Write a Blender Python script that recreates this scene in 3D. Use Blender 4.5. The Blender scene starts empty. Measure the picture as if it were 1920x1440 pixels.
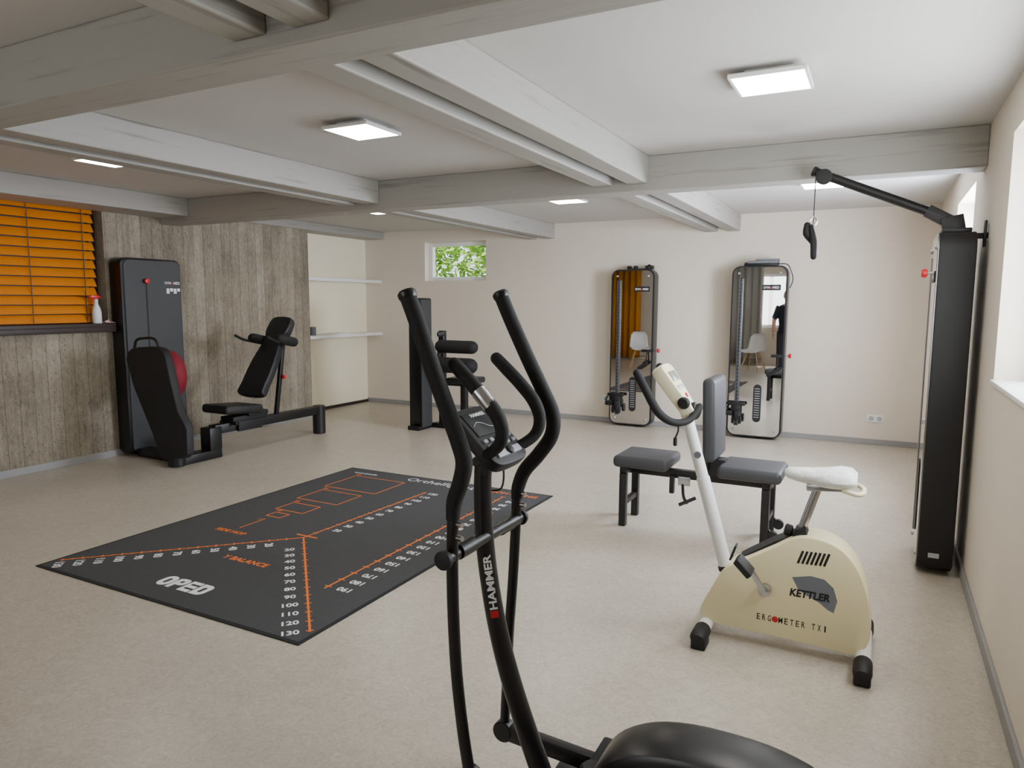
import bpy, bmesh, math, random
from mathutils import Vector as V, Matrix, noise
random.seed(3)
D = bpy.data; SC = bpy.context.scene; COL = SC.collection
PI = math.pi; sin = math.sin; cos = math.cos
X = V((1,0,0)); Y = V((0,1,0)); Z = V((0,0,1))
# ------------------------------------------------------------------ camera
F = 1325.0; EYE = V((0,0,1.5))
yaw = math.radians(27.45); pt = math.atan(154/F); rl = math.radians(0.24)
fh = V((-sin(yaw), cos(yaw), 0)); R0 = V((cos(yaw), sin(yaw), 0))
FW = fh*cos(pt) - Z*sin(pt); U0 = fh*sin(pt) + Z*cos(pt)
RT = R0*cos(rl) + U0*sin(rl); UP = U0*cos(rl) - R0*sin(rl)
cam = D.objects.new('camera', D.cameras.new('camera')); COL.objects.link(cam)
cam.matrix_world = Matrix(((RT.x,UP.x,-FW.x,EYE.x),(RT.y,UP.y,-FW.y,EYE.y),(RT.z,UP.z,-FW.z,EYE.z),(0,0,0,1)))
cam.data.sensor_width = 36; cam.data.lens = F/1920*36; cam.data.clip_start = .02
SC.camera = cam
# survey helpers: where a sight line meets a real plane of the room
def ray(u, v): return FW + RT*((u-960)/F) + UP*((720-v)/F)
def PX(u, v, x): d = ray(u, v); return EYE + d*((x-EYE.x)/d.x)
def PY(u, v, y): d = ray(u, v); return EYE + d*((y-EYE.y)/d.y)
def PZ(u, v, z): d = ray(u, v); return EYE + d*((z-EYE.z)/d.z)
def pathY(l, y): return [PY(u, v, y) for u, v in l]
# ------------------------------------------------------------------ materials
def lin(c): return tuple(((q/255)/12.92 if q/255 <= .04045 else ((q/255+.055)/1.055)**2.4) for q in c)
def newmat(name):
    m = D.materials.new(name); m.use_nodes = True; nt = m.node_tree
    return m, nt, nt.nodes['Principled BSDF']
def N(nt, t, **kw):
    n = nt.nodes.new(t)
    for k, v in kw.items(): setattr(n, k, v)
    return n
def mathn(nt, op, a, b=None):
    n = N(nt, 'ShaderNodeMath', operation=op)
    for i, s in enumerate((a, b)):
        if s is None: continue
        if isinstance(s, (int, float)): n.inputs[i].default_value = s
        else: nt.links.new(s, n.inputs[i])
    return n.outputs[0]
def mixc(nt, fac, a, b, mode='MIX'):
    n = N(nt, 'ShaderNodeMix', data_type='RGBA', blend_type=mode)
    for i, s in ((0, fac), (6, a), (7, b)):
        if isinstance(s, (int, float)): n.inputs[i].default_value = s
        elif isinstance(s, tuple): n.inputs[i].default_value = (*s, 1)
        else: nt.links.new(s, n.inputs[i])
    return n.outputs[2]
def M(name, col, rough=.5, metal=0, var=.06, scale=18, bump=0, bscale=None, spec=.5, coat=0):
    m, nt, p = newmat(name); c = lin(col)
    tc = N(nt, 'ShaderNodeTexCoord'); nz = N(nt, 'ShaderNodeTexNoise')
    nz.inputs['Scale'].default_value = scale; nz.inputs['Detail'].default_value = 4
    nt.links.new(tc.outputs['Object'], nz.inputs['Vector'])
    o = mixc(nt, nz.outputs[0], tuple(q*(1-var) for q in c), tuple(min(1, q*(1+var)) for q in c))
    nt.links.new(o, p.inputs['Base Color'])
    p.inputs['Roughness'].default_value = rough; p.inputs['Metallic'].default_value = metal
    p.inputs['Specular IOR Level'].default_value = spec; p.inputs['Coat Weight'].default_value = coat
    if bump:
        n2 = N(nt, 'ShaderNodeTexNoise'); n2.inputs['Scale'].default_value = bscale or scale*6
        nt.links.new(tc.outputs['Object'], n2.inputs['Vector'])
        b = N(nt, 'ShaderNodeBump'); b.inputs['Strength'].default_value = bump; b.inputs['Distance'].default_value = .01
        nt.links.new(n2.outputs[0], b.inputs['Height']); nt.links.new(b.outputs[0], p.inputs['Normal'])
    return m
K = {}
K['plaster'] = M('wall plaster', (226,215,198), .9, var=.025, scale=3, bump=.08, bscale=180)
K['ceil'] = M('ceiling plaster', (198,195,190), .9, var=.02, scale=2, bump=.06, bscale=150)
K['cream_wall'] = M('cream plaster', (250,241,214), .9, var=.02, scale=3, bump=.06, bscale=150)
K['black'] = M('black painted steel', (17,17,18), .42, var=.1)
K['satin'] = M('black satin plastic', (13,13,14), .34, var=.1)
K['matt'] = M('matt black plastic', (21,21,22), .6, var=.1)
K['foam'] = M('black foam rubber', (18,18,19), .75, var=.12, bump=.12, bscale=300)
K['panel'] = M('anthracite panel', (60,61,62), .55, var=.04, bump=.04, bscale=400)
K['vinyl_black'] = M('black vinyl', (27,27,28), .48, var=.1, bump=.1, bscale=220)
K['vinyl_grey'] = M('slate grey vinyl', (61,62,66), .5, var=.05, bump=.08, bscale=260)
K['cream'] = M('ivory plastic', (242,230,184), .42, var=.03)
K['cream2'] = M('pale ivory plastic', (238,230,196), .42, var=.03)
K['white'] = M('white plastic', (238,238,236), .4, var=.02)
K['saddle'] = M('white vinyl cover', (242,242,240), .36, var=.03, bump=.9, bscale=26)
K['paint_white'] = M('white painted frame', (242,242,240), .45, var=.015)
K['silver'] = M('brushed steel', (190,190,192), .28, 1, var=.08)
K['rim'] = M('satin aluminium', (150,150,152), .35, 1, var=.08)
K['red'] = M('red plastic', (205,22,34), .35, var=.05)
K['crimson'] = M('crimson vinyl', (122,10,32), .7, var=.06)
K['orange_blind'] = M('orange slat lacquer', (220,130,8), .5, var=.05, scale=5)
K['curtain_orange'] = M('orange curtain cloth', (204,134,30), .85, var=.08)
K['curtain_grey'] = M('pale grey curtain cloth', (180,178,172), .85, var=.05)
K['dark_frame'] = M('dark brown frame', (40,33,29), .5, var=.15)
K['blackout_pane'] = M('opaque blackout pane', (24,18,14), .4, var=.15)  # opaque pane added to block the sky, so gaps between slats stay dark
K['wood_dark'] = M('dark sill board', (52,40,35), .45, var=.2, scale=12)
K['wood'] = M('beech wood', (200,160,110), .5, var=.12, scale=14)
K['mat'] = M('charcoal needle felt', (68,69,70), .95, var=.22, scale=90, bump=.35, bscale=600)
K['mat_edge'] = M('black rubber edging', (26,26,27), .8, var=.1)
K['ink_white'] = M('white print', (240,240,240), .8, var=.02)
K['ink_orange'] = M('orange print', (238,120,34), .8, var=.04)
K['ink_black'] = M('black print', (18,18,20), .6, var=.05)
K['ink_red'] = M('red print', (200,30,38), .6, var=.05)
K['emblem'] = M('grey emblem print', (112,116,124), .5, var=.03)
K['lcd'] = M('liquid crystal screen', (120,128,118), .3, var=.05)
K['lcd_dark'] = M('dark screen', (22,24,27), .5, var=.15, spec=.3)
K['button'] = M('pale grey buttons', (176,180,184), .4, var=.05)
K['button_dim'] = M('dim grey buttons', (132,136,140), .4, var=.05)
K['base'] = M('grey skirting', (150,149,147), .6, var=.03)
K['skin'] = M('skin', (205,150,122), .55, var=.06)
K['navy'] = M('navy cotton', (28,32,48), .85, var=.1)
K['trouser'] = M('dark cotton trousers', (46,46,52), .85, var=.1)
K['hair'] = M('brown hair', (50,36,28), .6, var=.2)
K['paper'] = M('white paper', (236,234,228), .8, var=.02)
K['pink'] = M('pink cloth', (222,176,176), .9, var=.1)
K['bottle'] = M('translucent white bottle', (228,232,232), .3, var=.03)
K['leafs'] = M('green leaves', (150,188,70), .6, var=.45, scale=5)
K['bark'] = M('bark', (84,66,48), .9, var=.3)
K['ground'] = M('grass ground', (96,120,60), .95, var=.3)
K['cable'] = M('black cable', (14,14,14), .5)
K['grey_pad'] = M('grey foam pads', (110,112,114), .8, var=.08)
def make_mirror():
    m, nt, p = newmat('mirror glass'); p.inputs['Metallic'].default_value = 1; p.inputs['Roughness'].default_value = .012
    nz = N(nt, 'ShaderNodeTexNoise'); nz.inputs['Scale'].default_value = 2
    o = mixc(nt, nz.outputs[0], (.68,.68,.67), (.72,.72,.71)); nt.links.new(o, p.inputs['Base Color']); return m
K['mirror'] = make_mirror()
def make_glass():
    m, nt, p = newmat('window glass'); out = nt.nodes['Material Output']
    t = N(nt, 'ShaderNodeBsdfTransparent'); g = N(nt, 'ShaderNodeBsdfGlossy'); g.inputs['Roughness'].default_value = .02
    mx = N(nt, 'ShaderNodeMixShader'); mx.inputs[0].default_value = .05
    nt.links.new(t.outputs[0], mx.inputs[1]); nt.links.new(g.outputs[0], mx.inputs[2]); nt.links.new(mx.outputs[0], out.inputs[0]); return m
K['glass'] = make_glass()
def make_glow(name, col, s):
    m, nt, p = newmat(name); p.inputs['Base Color'].default_value = (.9,.9,.9,1)
    nz = N(nt, 'ShaderNodeTexNoise'); nz.inputs['Scale'].default_value = 3
    o = mixc(nt, nz.outputs[0], tuple(q*.98 for q in col), col)
    nt.links.new(o, p.inputs['Emission Color']); p.inputs['Emission Strength'].default_value = s; return m
K['glow'] = make_glow('lit diffuser', (1,.95,.86), 36)
def gen(nt):
    tc = N(nt, 'ShaderNodeTexCoord'); s = N(nt, 'ShaderNodeSeparateXYZ'); nt.links.new(tc.outputs['Generated'], s.inputs[0]); return s.outputs
def make_perf():
    m, nt, p = newmat('perforated steel track'); g = gen(nt)
    a = mathn(nt, 'MULTIPLY', mathn(nt, 'SUBTRACT', g[0], .5), .045); b = mathn(nt, 'MULTIPLY', mathn(nt, 'SUBTRACT', mathn(nt, 'FRACT', mathn(nt, 'MULTIPLY', g[2], 40)), .5), .04)
    d = mathn(nt, 'SQRT', mathn(nt, 'ADD', mathn(nt, 'MULTIPLY', a, a), mathn(nt, 'MULTIPLY', b, b)))
    nt.links.new(mixc(nt, mathn(nt, 'LESS_THAN', d, .009), lin((78,80,84)), lin((12,12,12))), p.inputs['Base Color']); p.inputs['Roughness'].default_value = .45; return m
K['perf'] = make_perf()
def make_scale():
    m, nt, p = newmat('weight scale print'); g = gen(nt)
    w = mathn(nt, 'LESS_THAN', mathn(nt, 'ABSOLUTE', mathn(nt, 'SUBTRACT', g[0], .5)), .32)
    h = mathn(nt, 'LESS_THAN', mathn(nt, 'ABSOLUTE', mathn(nt, 'SUBTRACT', g[2], .5)), .41)
    s = mathn(nt, 'LESS_THAN', mathn(nt, 'FRACT', mathn(nt, 'MULTIPLY', g[2], 16)), .26)
    nt.links.new(mixc(nt, mathn(nt, 'MULTIPLY', mathn(nt, 'MULTIPLY', w, h), s), lin((26,26,27)), lin((170,170,170))), p.inputs['Base Color']); p.inputs['Roughness'].default_value = .5; return m
K['scale'] = make_scale()
def make_floor():
    m, nt, p = newmat('mottled linoleum'); g = N(nt, 'ShaderNodeNewGeometry')
    def nz(s, det, r, dist=0):
        a = N(nt, 'ShaderNodeTexNoise'); a.inputs['Scale'].default_value = s; a.inputs['Detail'].default_value = det; a.inputs['Roughness'].default_value = r; a.inputs['Distortion'].default_value = dist
        nt.links.new(g.outputs['Position'], a.inputs['Vector']); return a.outputs[0]
    fine = nz(75, 4, .6); mid = nz(18, 8, .74, 1.8); big = nz(1.6, 5, .6, .6)
    t = mathn(nt, 'ADD', mathn(nt, 'MULTIPLY', fine, .30), mathn(nt, 'ADD', mathn(nt, 'MULTIPLY', mid, .52), mathn(nt, 'MULTIPLY', big, .18)))
    cr = N(nt, 'ShaderNodeValToRGB'); cr.color_ramp.elements[0].position = .37; cr.color_ramp.elements[1].position = .63
    cr.color_ramp.elements[0].color = (*lin((168,158,142)), 1); cr.color_ramp.elements[1].color = (*lin((206,197,181)), 1)
    nt.links.new(t, cr.inputs[0]); nt.links.new(cr.outputs[0], p.inputs['Base Color']); p.inputs['Roughness'].default_value = .32; p.inputs['Specular IOR Level'].default_value = .5
    return m
K['floor'] = make_floor()
def make_concrete():
    m, nt, p = newmat('board formed concrete'); g = N(nt, 'ShaderNodeNewGeometry')
    s = N(nt, 'ShaderNodeSeparateXYZ'); nt.links.new(g.outputs['Position'], s.inputs[0])
    yy = mathn(nt, 'MULTIPLY', s.outputs[1], 8.3)
    fl = mathn(nt, 'FLOOR', yy); fr = mathn(nt, 'FRACT', yy)
    wn = N(nt, 'ShaderNodeTexWhiteNoise', noise_dimensions='1D'); nt.links.new(fl, wn.inputs['W'])
    def nz(sx, sy, sz, sc, det=6, r=.65):
        mp = N(nt, 'ShaderNodeMapping'); mp.inputs['Scale'].default_value = (sx, sy, sz); nt.links.new(g.outputs['Position'], mp.inputs[0])
        n = N(nt, 'ShaderNodeTexNoise'); n.inputs['Scale'].default_value = sc; n.inputs['Detail'].default_value = det; n.inputs['Roughness'].default_value = r
        nt.links.new(mp.outputs[0], n.inputs['Vector']); return n.outputs[0]
    streak = nz(3, 12, 1.0, 2.8, 5); blotch = nz(1, 1.5, 1.0, 1.9, 9, .72); fine = nz(1, 1, .45, 42, 6, .75); grit = nz(1, 1, .8, 150, 3)
    t = mathn(nt, 'ADD', mathn(nt, 'MULTIPLY', streak, .24), mathn(nt, 'MULTIPLY', wn.outputs[0], .13))
    t = mathn(nt, 'ADD', t, mathn(nt, 'MULTIPLY', blotch, .48)); t = mathn(nt, 'ADD', t, mathn(nt, 'MULTIPLY', fine, .38)); t = mathn(nt, 'ADD', t, mathn(nt, 'MULTIPLY', grit, .22))
    cr = N(nt, 'ShaderNodeValToRGB'); e = cr.color_ramp.elements
    e[0].position = .52; e[0].color = (*lin((96,88,75)), 1); e[1].position = .94; e[1].color = (*lin((186,177,158)), 1)
    x = e.new(.72); x.color = (*lin((146,136,118)), 1); nt.links.new(t, cr.inputs[0])
    def pits(sc_, th, keep, off):
        mp = N(nt, 'ShaderNodeMapping'); mp.inputs['Scale'].default_value = (1, 1.2, .8); mp.inputs['Location'].default_value = (0, off, off); nt.links.new(g.outputs['Position'], mp.inputs[0])
        vo = N(nt, 'ShaderNodeTexVoronoi'); vo.inputs['Scale'].default_value = sc_; nt.links.new(mp.outputs[0], vo.inputs['Vector'])
        sc = N(nt, 'ShaderNodeSeparateColor'); nt.links.new(vo.outputs['Color'], sc.inputs[0])
        return mathn(nt, 'MULTIPLY', mathn(nt, 'LESS_THAN', vo.outputs['Distance'], th), mathn(nt, 'GREATER_THAN', sc.outputs[0], keep))
    pit = mathn(nt, 'MAXIMUM', pits(24, .15, .66, 0), pits(55, .22, .55, 3))
    wob = mathn(nt, 'ADD', fr, mathn(nt, 'MULTIPLY', fine, .08)); seam = mathn(nt, 'LESS_THAN', wob, .085)
    dk = mathn(nt, 'MAXIMUM', mathn(nt, 'MULTIPLY', pit, .62), mathn(nt, 'MULTIPLY', seam, .5))
    o = mixc(nt, dk, cr.outputs[0], lin((62,54,44))); nt.links.new(o, p.inputs['Base Color']); p.inputs['Roughness'].default_value = .92
    h = mathn(nt, 'SUBTRACT', t, dk); bp = N(nt, 'ShaderNodeBump'); bp.inputs['Strength'].default_value = .45; bp.inputs['Distance'].default_value = .015
    nt.links.new(h, bp.inputs['Height']); nt.links.new(bp.outputs[0], p.inputs['Normal']); return m
K['concrete'] = make_concrete()
def make_beam(name, along):
    m, nt, p = newmat(name); g = N(nt, 'ShaderNodeNewGeometry')
    mp = N(nt, 'ShaderNodeMapping'); mp.inputs['Scale'].default_value = (1, 18, 18) if along == 'x' else (18, 1, 18); nt.links.new(g.outputs['Position'], mp.inputs[0])
    n = N(nt, 'ShaderNodeTexNoise'); n.inputs['Scale'].default_value = 1.6; n.inputs['Detail'].default_value = 6; nt.links.new(mp.outputs[0], n.inputs['Vector'])
    cr = N(nt, 'ShaderNodeValToRGB'); e = cr.color_ramp.elements
    e[0].position = .27; e[0].color = (*lin((132,129,122)), 1); e[1].position = .42; e[1].color = (*lin((161,158,150)), 1); nt.links.new(n.outputs[0], cr.inputs[0])
    nt.links.new(cr.outputs[0], p.inputs['Base Color']); p.inputs['Roughness'].default_value = .6
    bp = N(nt, 'ShaderNodeBump'); bp.inputs['Strength'].default_value = .2; bp.inputs['Distance'].default_value = .01; nt.links.new(n.outputs[0], bp.inputs['Height']); nt.links.new(bp.outputs[0], p.inputs['Normal']); return m
K['beam_x'] = make_beam('painted timber across', 'x'); K['beam_y'] = make_beam('painted timber along', 'y')
# ------------------------------------------------------------------ mesh helpers
def nb(): return bmesh.new()
def merge(tb, bm):
    mp = {v: bm.verts.new(v.co) for v in tb.verts}
    for f in tb.faces:
        try: bm.faces.new([mp[v] for v in f.verts])
        except ValueError: pass
    tb.free()
def obox(bm, O, ex, ey, ez, sx, sy, sz, bev=0, seg=2):
    tb = nb(); O = V(O); ex = V(ex).normalized(); ey = V(ey).normalized(); ez = V(ez).normalized()
    m = Matrix(((ex.x*sx,ey.x*sy,ez.x*sz,O.x),(ex.y*sx,ey.y*sy,ez.y*sz,O.y),(ex.z*sx,ey.z*sy,ez.z*sz,O.z),(0,0,0,1)))
    bmesh.ops.create_cube(tb, size=1, matrix=m)
    if bev: bmesh.ops.bevel(tb, geom=tb.edges[:], offset=min(bev, .45*min(sx, sy, sz)), segments=seg, affect='EDGES', profile=.5)
    merge(tb, bm); return bm
def box(bm, x0, x1, y0, y1, z0, z1, bev=0, seg=2):
    return obox(bm, ((x0+x1)/2, (y0+y1)/2, (z0+z1)/2), X, Y, Z, abs(x1-x0), abs(y1-y0), abs(z1-z0), bev, seg)
def bar(bm, p0, p1, w, h, up=Z, bev=.004):          # rectangular bar between two points
    p0 = V(p0); p1 = V(p1); d = p1-p0; ex = d.normalized(); ey = V(up).cross(ex)
    if ey.length < 1e-4: ey = X.cross(ex) if abs(ex.x) < .9 else Y.cross(ex)
    ey.normalize(); ez = ex.cross(ey); return obox(bm, (p0+p1)/2, ex, ey, ez, d.length, w, h, bev)
def loft(bm, rings, cap=True):
    rs = [[bm.verts.new(p) for p in r] for r in rings]; n = len(rs[0])
    for a, b in zip(rs, rs[1:]):
        for i in range(n): bm.faces.new((a[i], a[(i+1) % n], b[(i+1) % n], b[i]))
    if cap: bm.faces.new(rs[0][::-1]); bm.faces.new(rs[-1])
    return bm
def CR(pts, rs, k):
    P = [pts[0]*2-pts[1]] + pts + [pts[-1]*2-pts[-2]]; o = []; q = []
    for i in range(1, len(P)-2):
        a, b, c, d = P[i-1:i+3]
        for j in range(k):
            t = j/k
            o.append(.5*((2*b)+(c-a)*t+(2*a-5*b+4*c-d)*t*t+(3*b-a-3*c+d)*t**3)); q.append(rs[i-1]*(1-t)+rs[i]*t)
    o.append(pts[-1]); q.append(rs[-1]); return o, q
def tube(bm, pts, r, n=14, sm=6, rnd=False, flat=None):
    pts = [V(p) for p in pts]; rs = [r]*len(pts) if isinstance(r, (int, float)) else list(r)
    if sm and len(pts) > 2: pts, rs = CR(pts, rs, sm)
    if rnd:
        t0 = (pts[0]-pts[1]).normalized(); t1 = (pts[-1]-pts[-2]).normalized()
        A = [(pts[0]+t0*rs[0]*sin(a), rs[0]*cos(a)) for a in (1.35, .9, .45)]; B = [(pts[-1]+t1*rs[-1]*sin(a), rs[-1]*cos(a)) for a in (.45, .9, 1.35)]
        pts = [a[0] for a in A]+pts+[b[0] for b in B]; rs = [a[1] for a in A]+rs+[b[1] for b in B]
    tan = []
    for i in range(len(pts)):
        a = pts[max(0, i-1)]; b = pts[min(len(pts)-1, i+1)]; tan.append((b-a).normalized())
    nn = Z.cross(tan[0]); nn = (X if nn.length < .05 else nn).copy(); nn = (nn-tan[0]*nn.dot(tan[0])).normalized(); rings = []
    for p, t, q in zip(pts, tan, rs):
        nn = (nn-t*nn.dot(t)).normalized(); bb = t.cross(nn)
        rings.append([p+(nn*cos(2*PI*i/n)+bb*sin(2*PI*i/n)*(flat or 1))*q for i in range(n)])
    return loft(bm, rings)
def cyl(bm, p0, p1, r, n=20, ch=0):
    p0 = V(p0); p1 = V(p1)
    if ch:
        d = (p1-p0).normalized()*ch
        return tube(bm, [p0, p0+d, p1-d, p1], [r-ch, r, r, r-ch], n, 0)
    return tube(bm, [p0, p1], r, n, 0)
def lathe(bm, prof, O, ax=Z, n=24):
    O = V(O); ax = V(ax).normalized(); e = Z.cross(ax); e = X.copy() if e.length < .05 else e.normalized(); f = ax.cross(e)
    return loft(bm, [[O+ax*h+(e*cos(2*PI*i/n)+f*sin(2*PI*i/n))*max(r, 1e-4) for i in range(n)] for r, h in prof])
def ell(bm, c, rx, ry, rz, n=16, m=10):
    c = V(c); return loft(bm, [[c+V((rx*sin(PI*j/m)*cos(2*PI*i/n), ry*sin(PI*j/m)*sin(2*PI*i/n), -rz*cos(PI*j/m))) for i in range(n)] for j in [.12]+list(range(1, m))+[m-.12]])
def prism(bm, pts, O, ex, ey, ez, d, bev=0):
    O = V(O); ex = V(ex); ey = V(ey); ez = V(ez); cx = sum(p[0] for p in pts)/len(pts); cy = sum(p[1] for p in pts)/len(pts)
    rad = sum(math.hypot(p[0]-cx, p[1]-cy) for p in pts)/len(pts)
    L = [(0, 0), (d, 0)] if not bev else [(0, bev), (bev*.3, bev*.3), (bev, 0), (d-bev, 0), (d-bev*.3, bev*.3), (d, bev)]
    return loft(bm, [[O+ex*(cx+(p[0]-cx)*(1-i/rad))+ey*(cy+(p[1]-cy)*(1-i/rad))+ez*h for p in pts] for h, i in L])
def rrect(w, h, r, n=6, cx=0, cy=0):
    o = []
    for sx, sy, a in ((1, 1, 0), (-1, 1, PI/2), (-1, -1, PI), (1, -1, 3*PI/2)):
        for i in range(n+1):
            t = a+PI/2*i/n; o.append((cx+sx*(w/2-r)+r*cos(t), cy+sy*(h/2-r)+r*sin(t)))
    return o
def smooth2(pts, k=4):      # closed outline smoothed
    n = len(pts); o = []
    for i in range(n):
        a, b, c, d = (V((*pts[(i+j) % n], 0)) for j in (-1, 0, 1, 2))
        for j in range(k):
            t = j/k; q = .5*((2*b)+(c-a)*t+(2*a-5*b+4*c-d)*t*t+(3*b-a-3*c+d)*t**3); o.append((q.x, q.y))
    return o
TC = {}
def text(bm, s, O, ex, ey, width=None, height=None, bold=.0, lift=.0008):
    k = (s, bold)
    if k not in TC:
        cu = D.curves.new('lettering', 'FONT'); cu.body = s; cu.size = 1; cu.offset = bold; cu.resolution_u = 3
        o = D.objects.new('lettering', cu); COL.objects.link(o)
        me = D.meshes.new_from_object(o.evaluated_get(bpy.context.evaluated_depsgraph_get()))
        vs = [v.co.copy() for v in me.vertices]; fs = [tuple(p.vertices) for p in me.polygons]
        D.objects.remove(o); D.curves.remove(cu); D.meshes.remove(me)
        x0 = min(v.x for v in vs); x1 = max(v.x for v in vs); y0 = min(v.y for v in vs); y1 = max(v.y for v in vs)
        TC[k] = ([(v.x-(x0+x1)/2, v.y-(y0+y1)/2) for v in vs], fs, x1-x0, y1-y0)
    vs, fs, w, h = TC[k]; ex = V(ex).normalized(); ey = V(ey).normalized(); n = ex.cross(ey)
    sx = width/w if width else height/h; sy = height/h if height else sx
    O = V(O)+n*lift; L = [bm.verts.new(O+ex*x*sx+ey*y*sy) for x, y in vs]
    for f in fs:
        try: bm.faces.new([L[i] for i in f])
        except ValueError: pass
    return bm
def quad(bm, O, ex, ey, w, h):
    O = V(O); ex = V(ex).normalized()*w/2; ey = V(ey).normalized()*h/2
    bm.faces.new([bm.verts.new(p) for p in (O-ex-ey, O+ex-ey, O+ex+ey, O-ex+ey)]); return bm
def strip(bm, a, b, w, z):     # flat printed line on the floor mat
    a = V((*a, z)); b = V((*b, z)); d = (b-a); return quad(bm, (a+b)/2, d, Z.cross(d), d.length, w)
# ------------------------------------------------------------------ objects
def root_of(o):
    while o.parent: o = o.parent
    return o
def obj(name, bm, mat, parent=None, flat=False, label=None, keep=False):
    if not keep: bmesh.ops.recalc_face_normals(bm, faces=bm.faces[:])
    me = D.meshes.new(name); bm.to_mesh(me); bm.free(); me.materials.append(K[mat] if isinstance(mat, str) else mat)
    o = D.objects.new(name, me); COL.objects.link(o)
    if parent:
        me.transform(Matrix.Translation(-V(root_of(parent).location))); o.parent = parent
    else:
        xs = [v.co for v in me.vertices]; c = V(((min(p.x for p in xs)+max(p.x for p in xs))/2, (min(p.y for p in xs)+max(p.y for p in xs))/2, min(p.z for p in xs)))
        me.transform(Matrix.Translation(-c)); o.location = c
    if not flat:
        me.polygons.foreach_set('use_smooth', [True]*len(me.polygons)); me.set_sharp_from_angle(angle=math.radians(38))
    if label: o['label'] = label
    return o
def tag(o, label, cat, group=None, kind=None):
    o['label'] = label; o['category'] = cat
    if group: o['group'] = group
    if kind: o['kind'] = kind
    return o
def thing(name, label, cat, loc, group=None, kind=None):
    o = D.objects.new(name, None); COL.objects.link(o); o.location = V(loc); o.empty_display_size = .1
    return tag(o, label, cat, group, kind)
def struct(name, bm, mat, label, cat): return tag(obj(name, bm, mat, flat=True), label, cat, kind='structure')
def dup(root, loc, rz, label):
    r = root.copy(); COL.objects.link(r); r.location = loc; r.rotation_euler = (0, 0, rz); r['label'] = label
    for ch in list(root.children):
        c = ch.copy(); COL.objects.link(c); c.parent = r
        for g in list(ch.children): d = g.copy(); COL.objects.link(d); d.parent = c
    return r
def cells(bm, axis, t0, t1, a0, a1, z0, z1, ops):
    As = sorted({a0, a1, *[o[0] for o in ops], *[o[1] for o in ops]}); Zs = sorted({z0, z1, *[o[2] for o in ops], *[o[3] for o in ops]})
    for p, q in zip(As, As[1:]):
        for r, s in zip(Zs, Zs[1:]):
            if any(o[0] <= p and q <= o[1] and o[2] <= r and s <= o[3] for o in ops): continue
            box(bm, t0, t1, p, q, r, s) if axis == 'y' else box(bm, p, q, t0, t1, r, s)
    return bm
# ================================================================== ROOM
XR, YB, YF, XL, XA, HC = .48, 8.38, -2.0, -6.5, -6.8, 2.49
struct('floor', box(nb(), -6.95, .74, -2.2, 8.6, -.1, 0), 'floor', 'beige grey mottled linoleum floor', 'floor')
struct('ceiling', box(nb(), -6.95, .74, -2.2, 8.6, HC, HC+.12), 'ceil', 'white plastered ceiling between painted beams', 'ceiling')
A = PY(797, 527, YB); B = PY(911, 450, YB)
W1 = (A.x, B.x, A.z, B.z)
struct('wall_back', cells(nb(), 'x', YB, 8.6, -6.95, .74, 0, HC, [W1]), 'plaster', 'plain warm white far wall with a small window', 'wall')
WR = [(2.2, 3.92, 1.13, 2.26), (5.35, 6.55, 1.13, 2.26)]
struct('wall_right', cells(nb(), 'y', XR, .74, -2.0, YB, 0, HC, WR), 'plaster', 'warm white right wall with deep window niches', 'wall')
WL = (1.5, 4.2, 1.24, 2.42)
struct('wall_left', cells(nb(), 'y', XA, XL, -2.0, 6.88, 0, HC, [WL]), 'concrete', 'raw board-marked concrete wall on the left', 'wall')
struct('wall_alcove', box(nb(), -6.95, XA, 6.88, YB, 0, HC), 'cream_wall', 'cream rear wall of the shelf alcove', 'wall')
WF = (-4.6, -1.2, .9, 2.2)
struct('wall_front', cells(nb(), 'x', -2.2, YF, -6.95, .74, 0, HC, [WF]), 'plaster', 'white wall behind the viewpoint with an added wide window opening', 'wall')
tn = [0]
def beam(x0, x1, y0, y1, z0, mat, label):
    tn[0] += 1; struct('trim_%d' % tn[0], box(nb(), x0, x1, y0, y1, z0, HC, .008), mat, label, 'beam')
beam(XL, XR, 1.66, 1.86, 2.26, 'beam_x', 'wide painted cross beam nearest overhead')
beam(XL, XR, 4.81, 5.01, 2.26, 'beam_x', 'painted cross beam over the middle of the room')
for y0, y1, nm in ((YF, 1.66, 'before the near cross beam'), (1.86, 4.81, 'between the two cross beams'), (5.01, YB, 'beyond the far cross beam')):
    for xr, pn in ((-1.46, 'right joist of the right pair'), (-1.71, 'left joist of the right pair'), (-3.75, 'right joist of the left pair'), (-4.0, 'left joist of the left pair')):
        beam(xr-.14, xr, y0, y1, 2.305, 'beam_y', 'painted ceiling joist, %s, %s' % (pn, nm))
    if y1 < 5: beam(XL, -6.08, y0, y1, 2.32, 'beam_y', 'painted wall joist above the concrete wall ' + nm)
beam(XL, -6.46, 5.01, 6.88, 2.39, 'beam_y', 'pale painted band along the top of the concrete wall')
beam(XA, -6.46, 6.88, YB, 2.39, 'beam_y', 'pale painted lintel over the shelf alcove')
struct('baseboard_back', box(nb(), XA, XR-.016, YB-.015, YB, 0, .06, .003), 'base', 'grey skirting along the far wall', 'baseboard')
struct('baseboard_right', box(nb(), XR-.015, XR, YF, YB, 0, .065, .003), 'base', 'grey skirting along the right wall', 'baseboard')
struct('baseboard_left', box(nb(), XL, XL+.015, YF, 6.88, 0, .065, .003), 'base', 'grey skirting along the concrete wall', 'baseboard')
struct('baseboard_alcove', box(nb(), XA, XA+.015, 6.88, YB-.016, 0, .04), 'dark_frame', 'dark strip at the foot of the alcove', 'baseboard')
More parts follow.
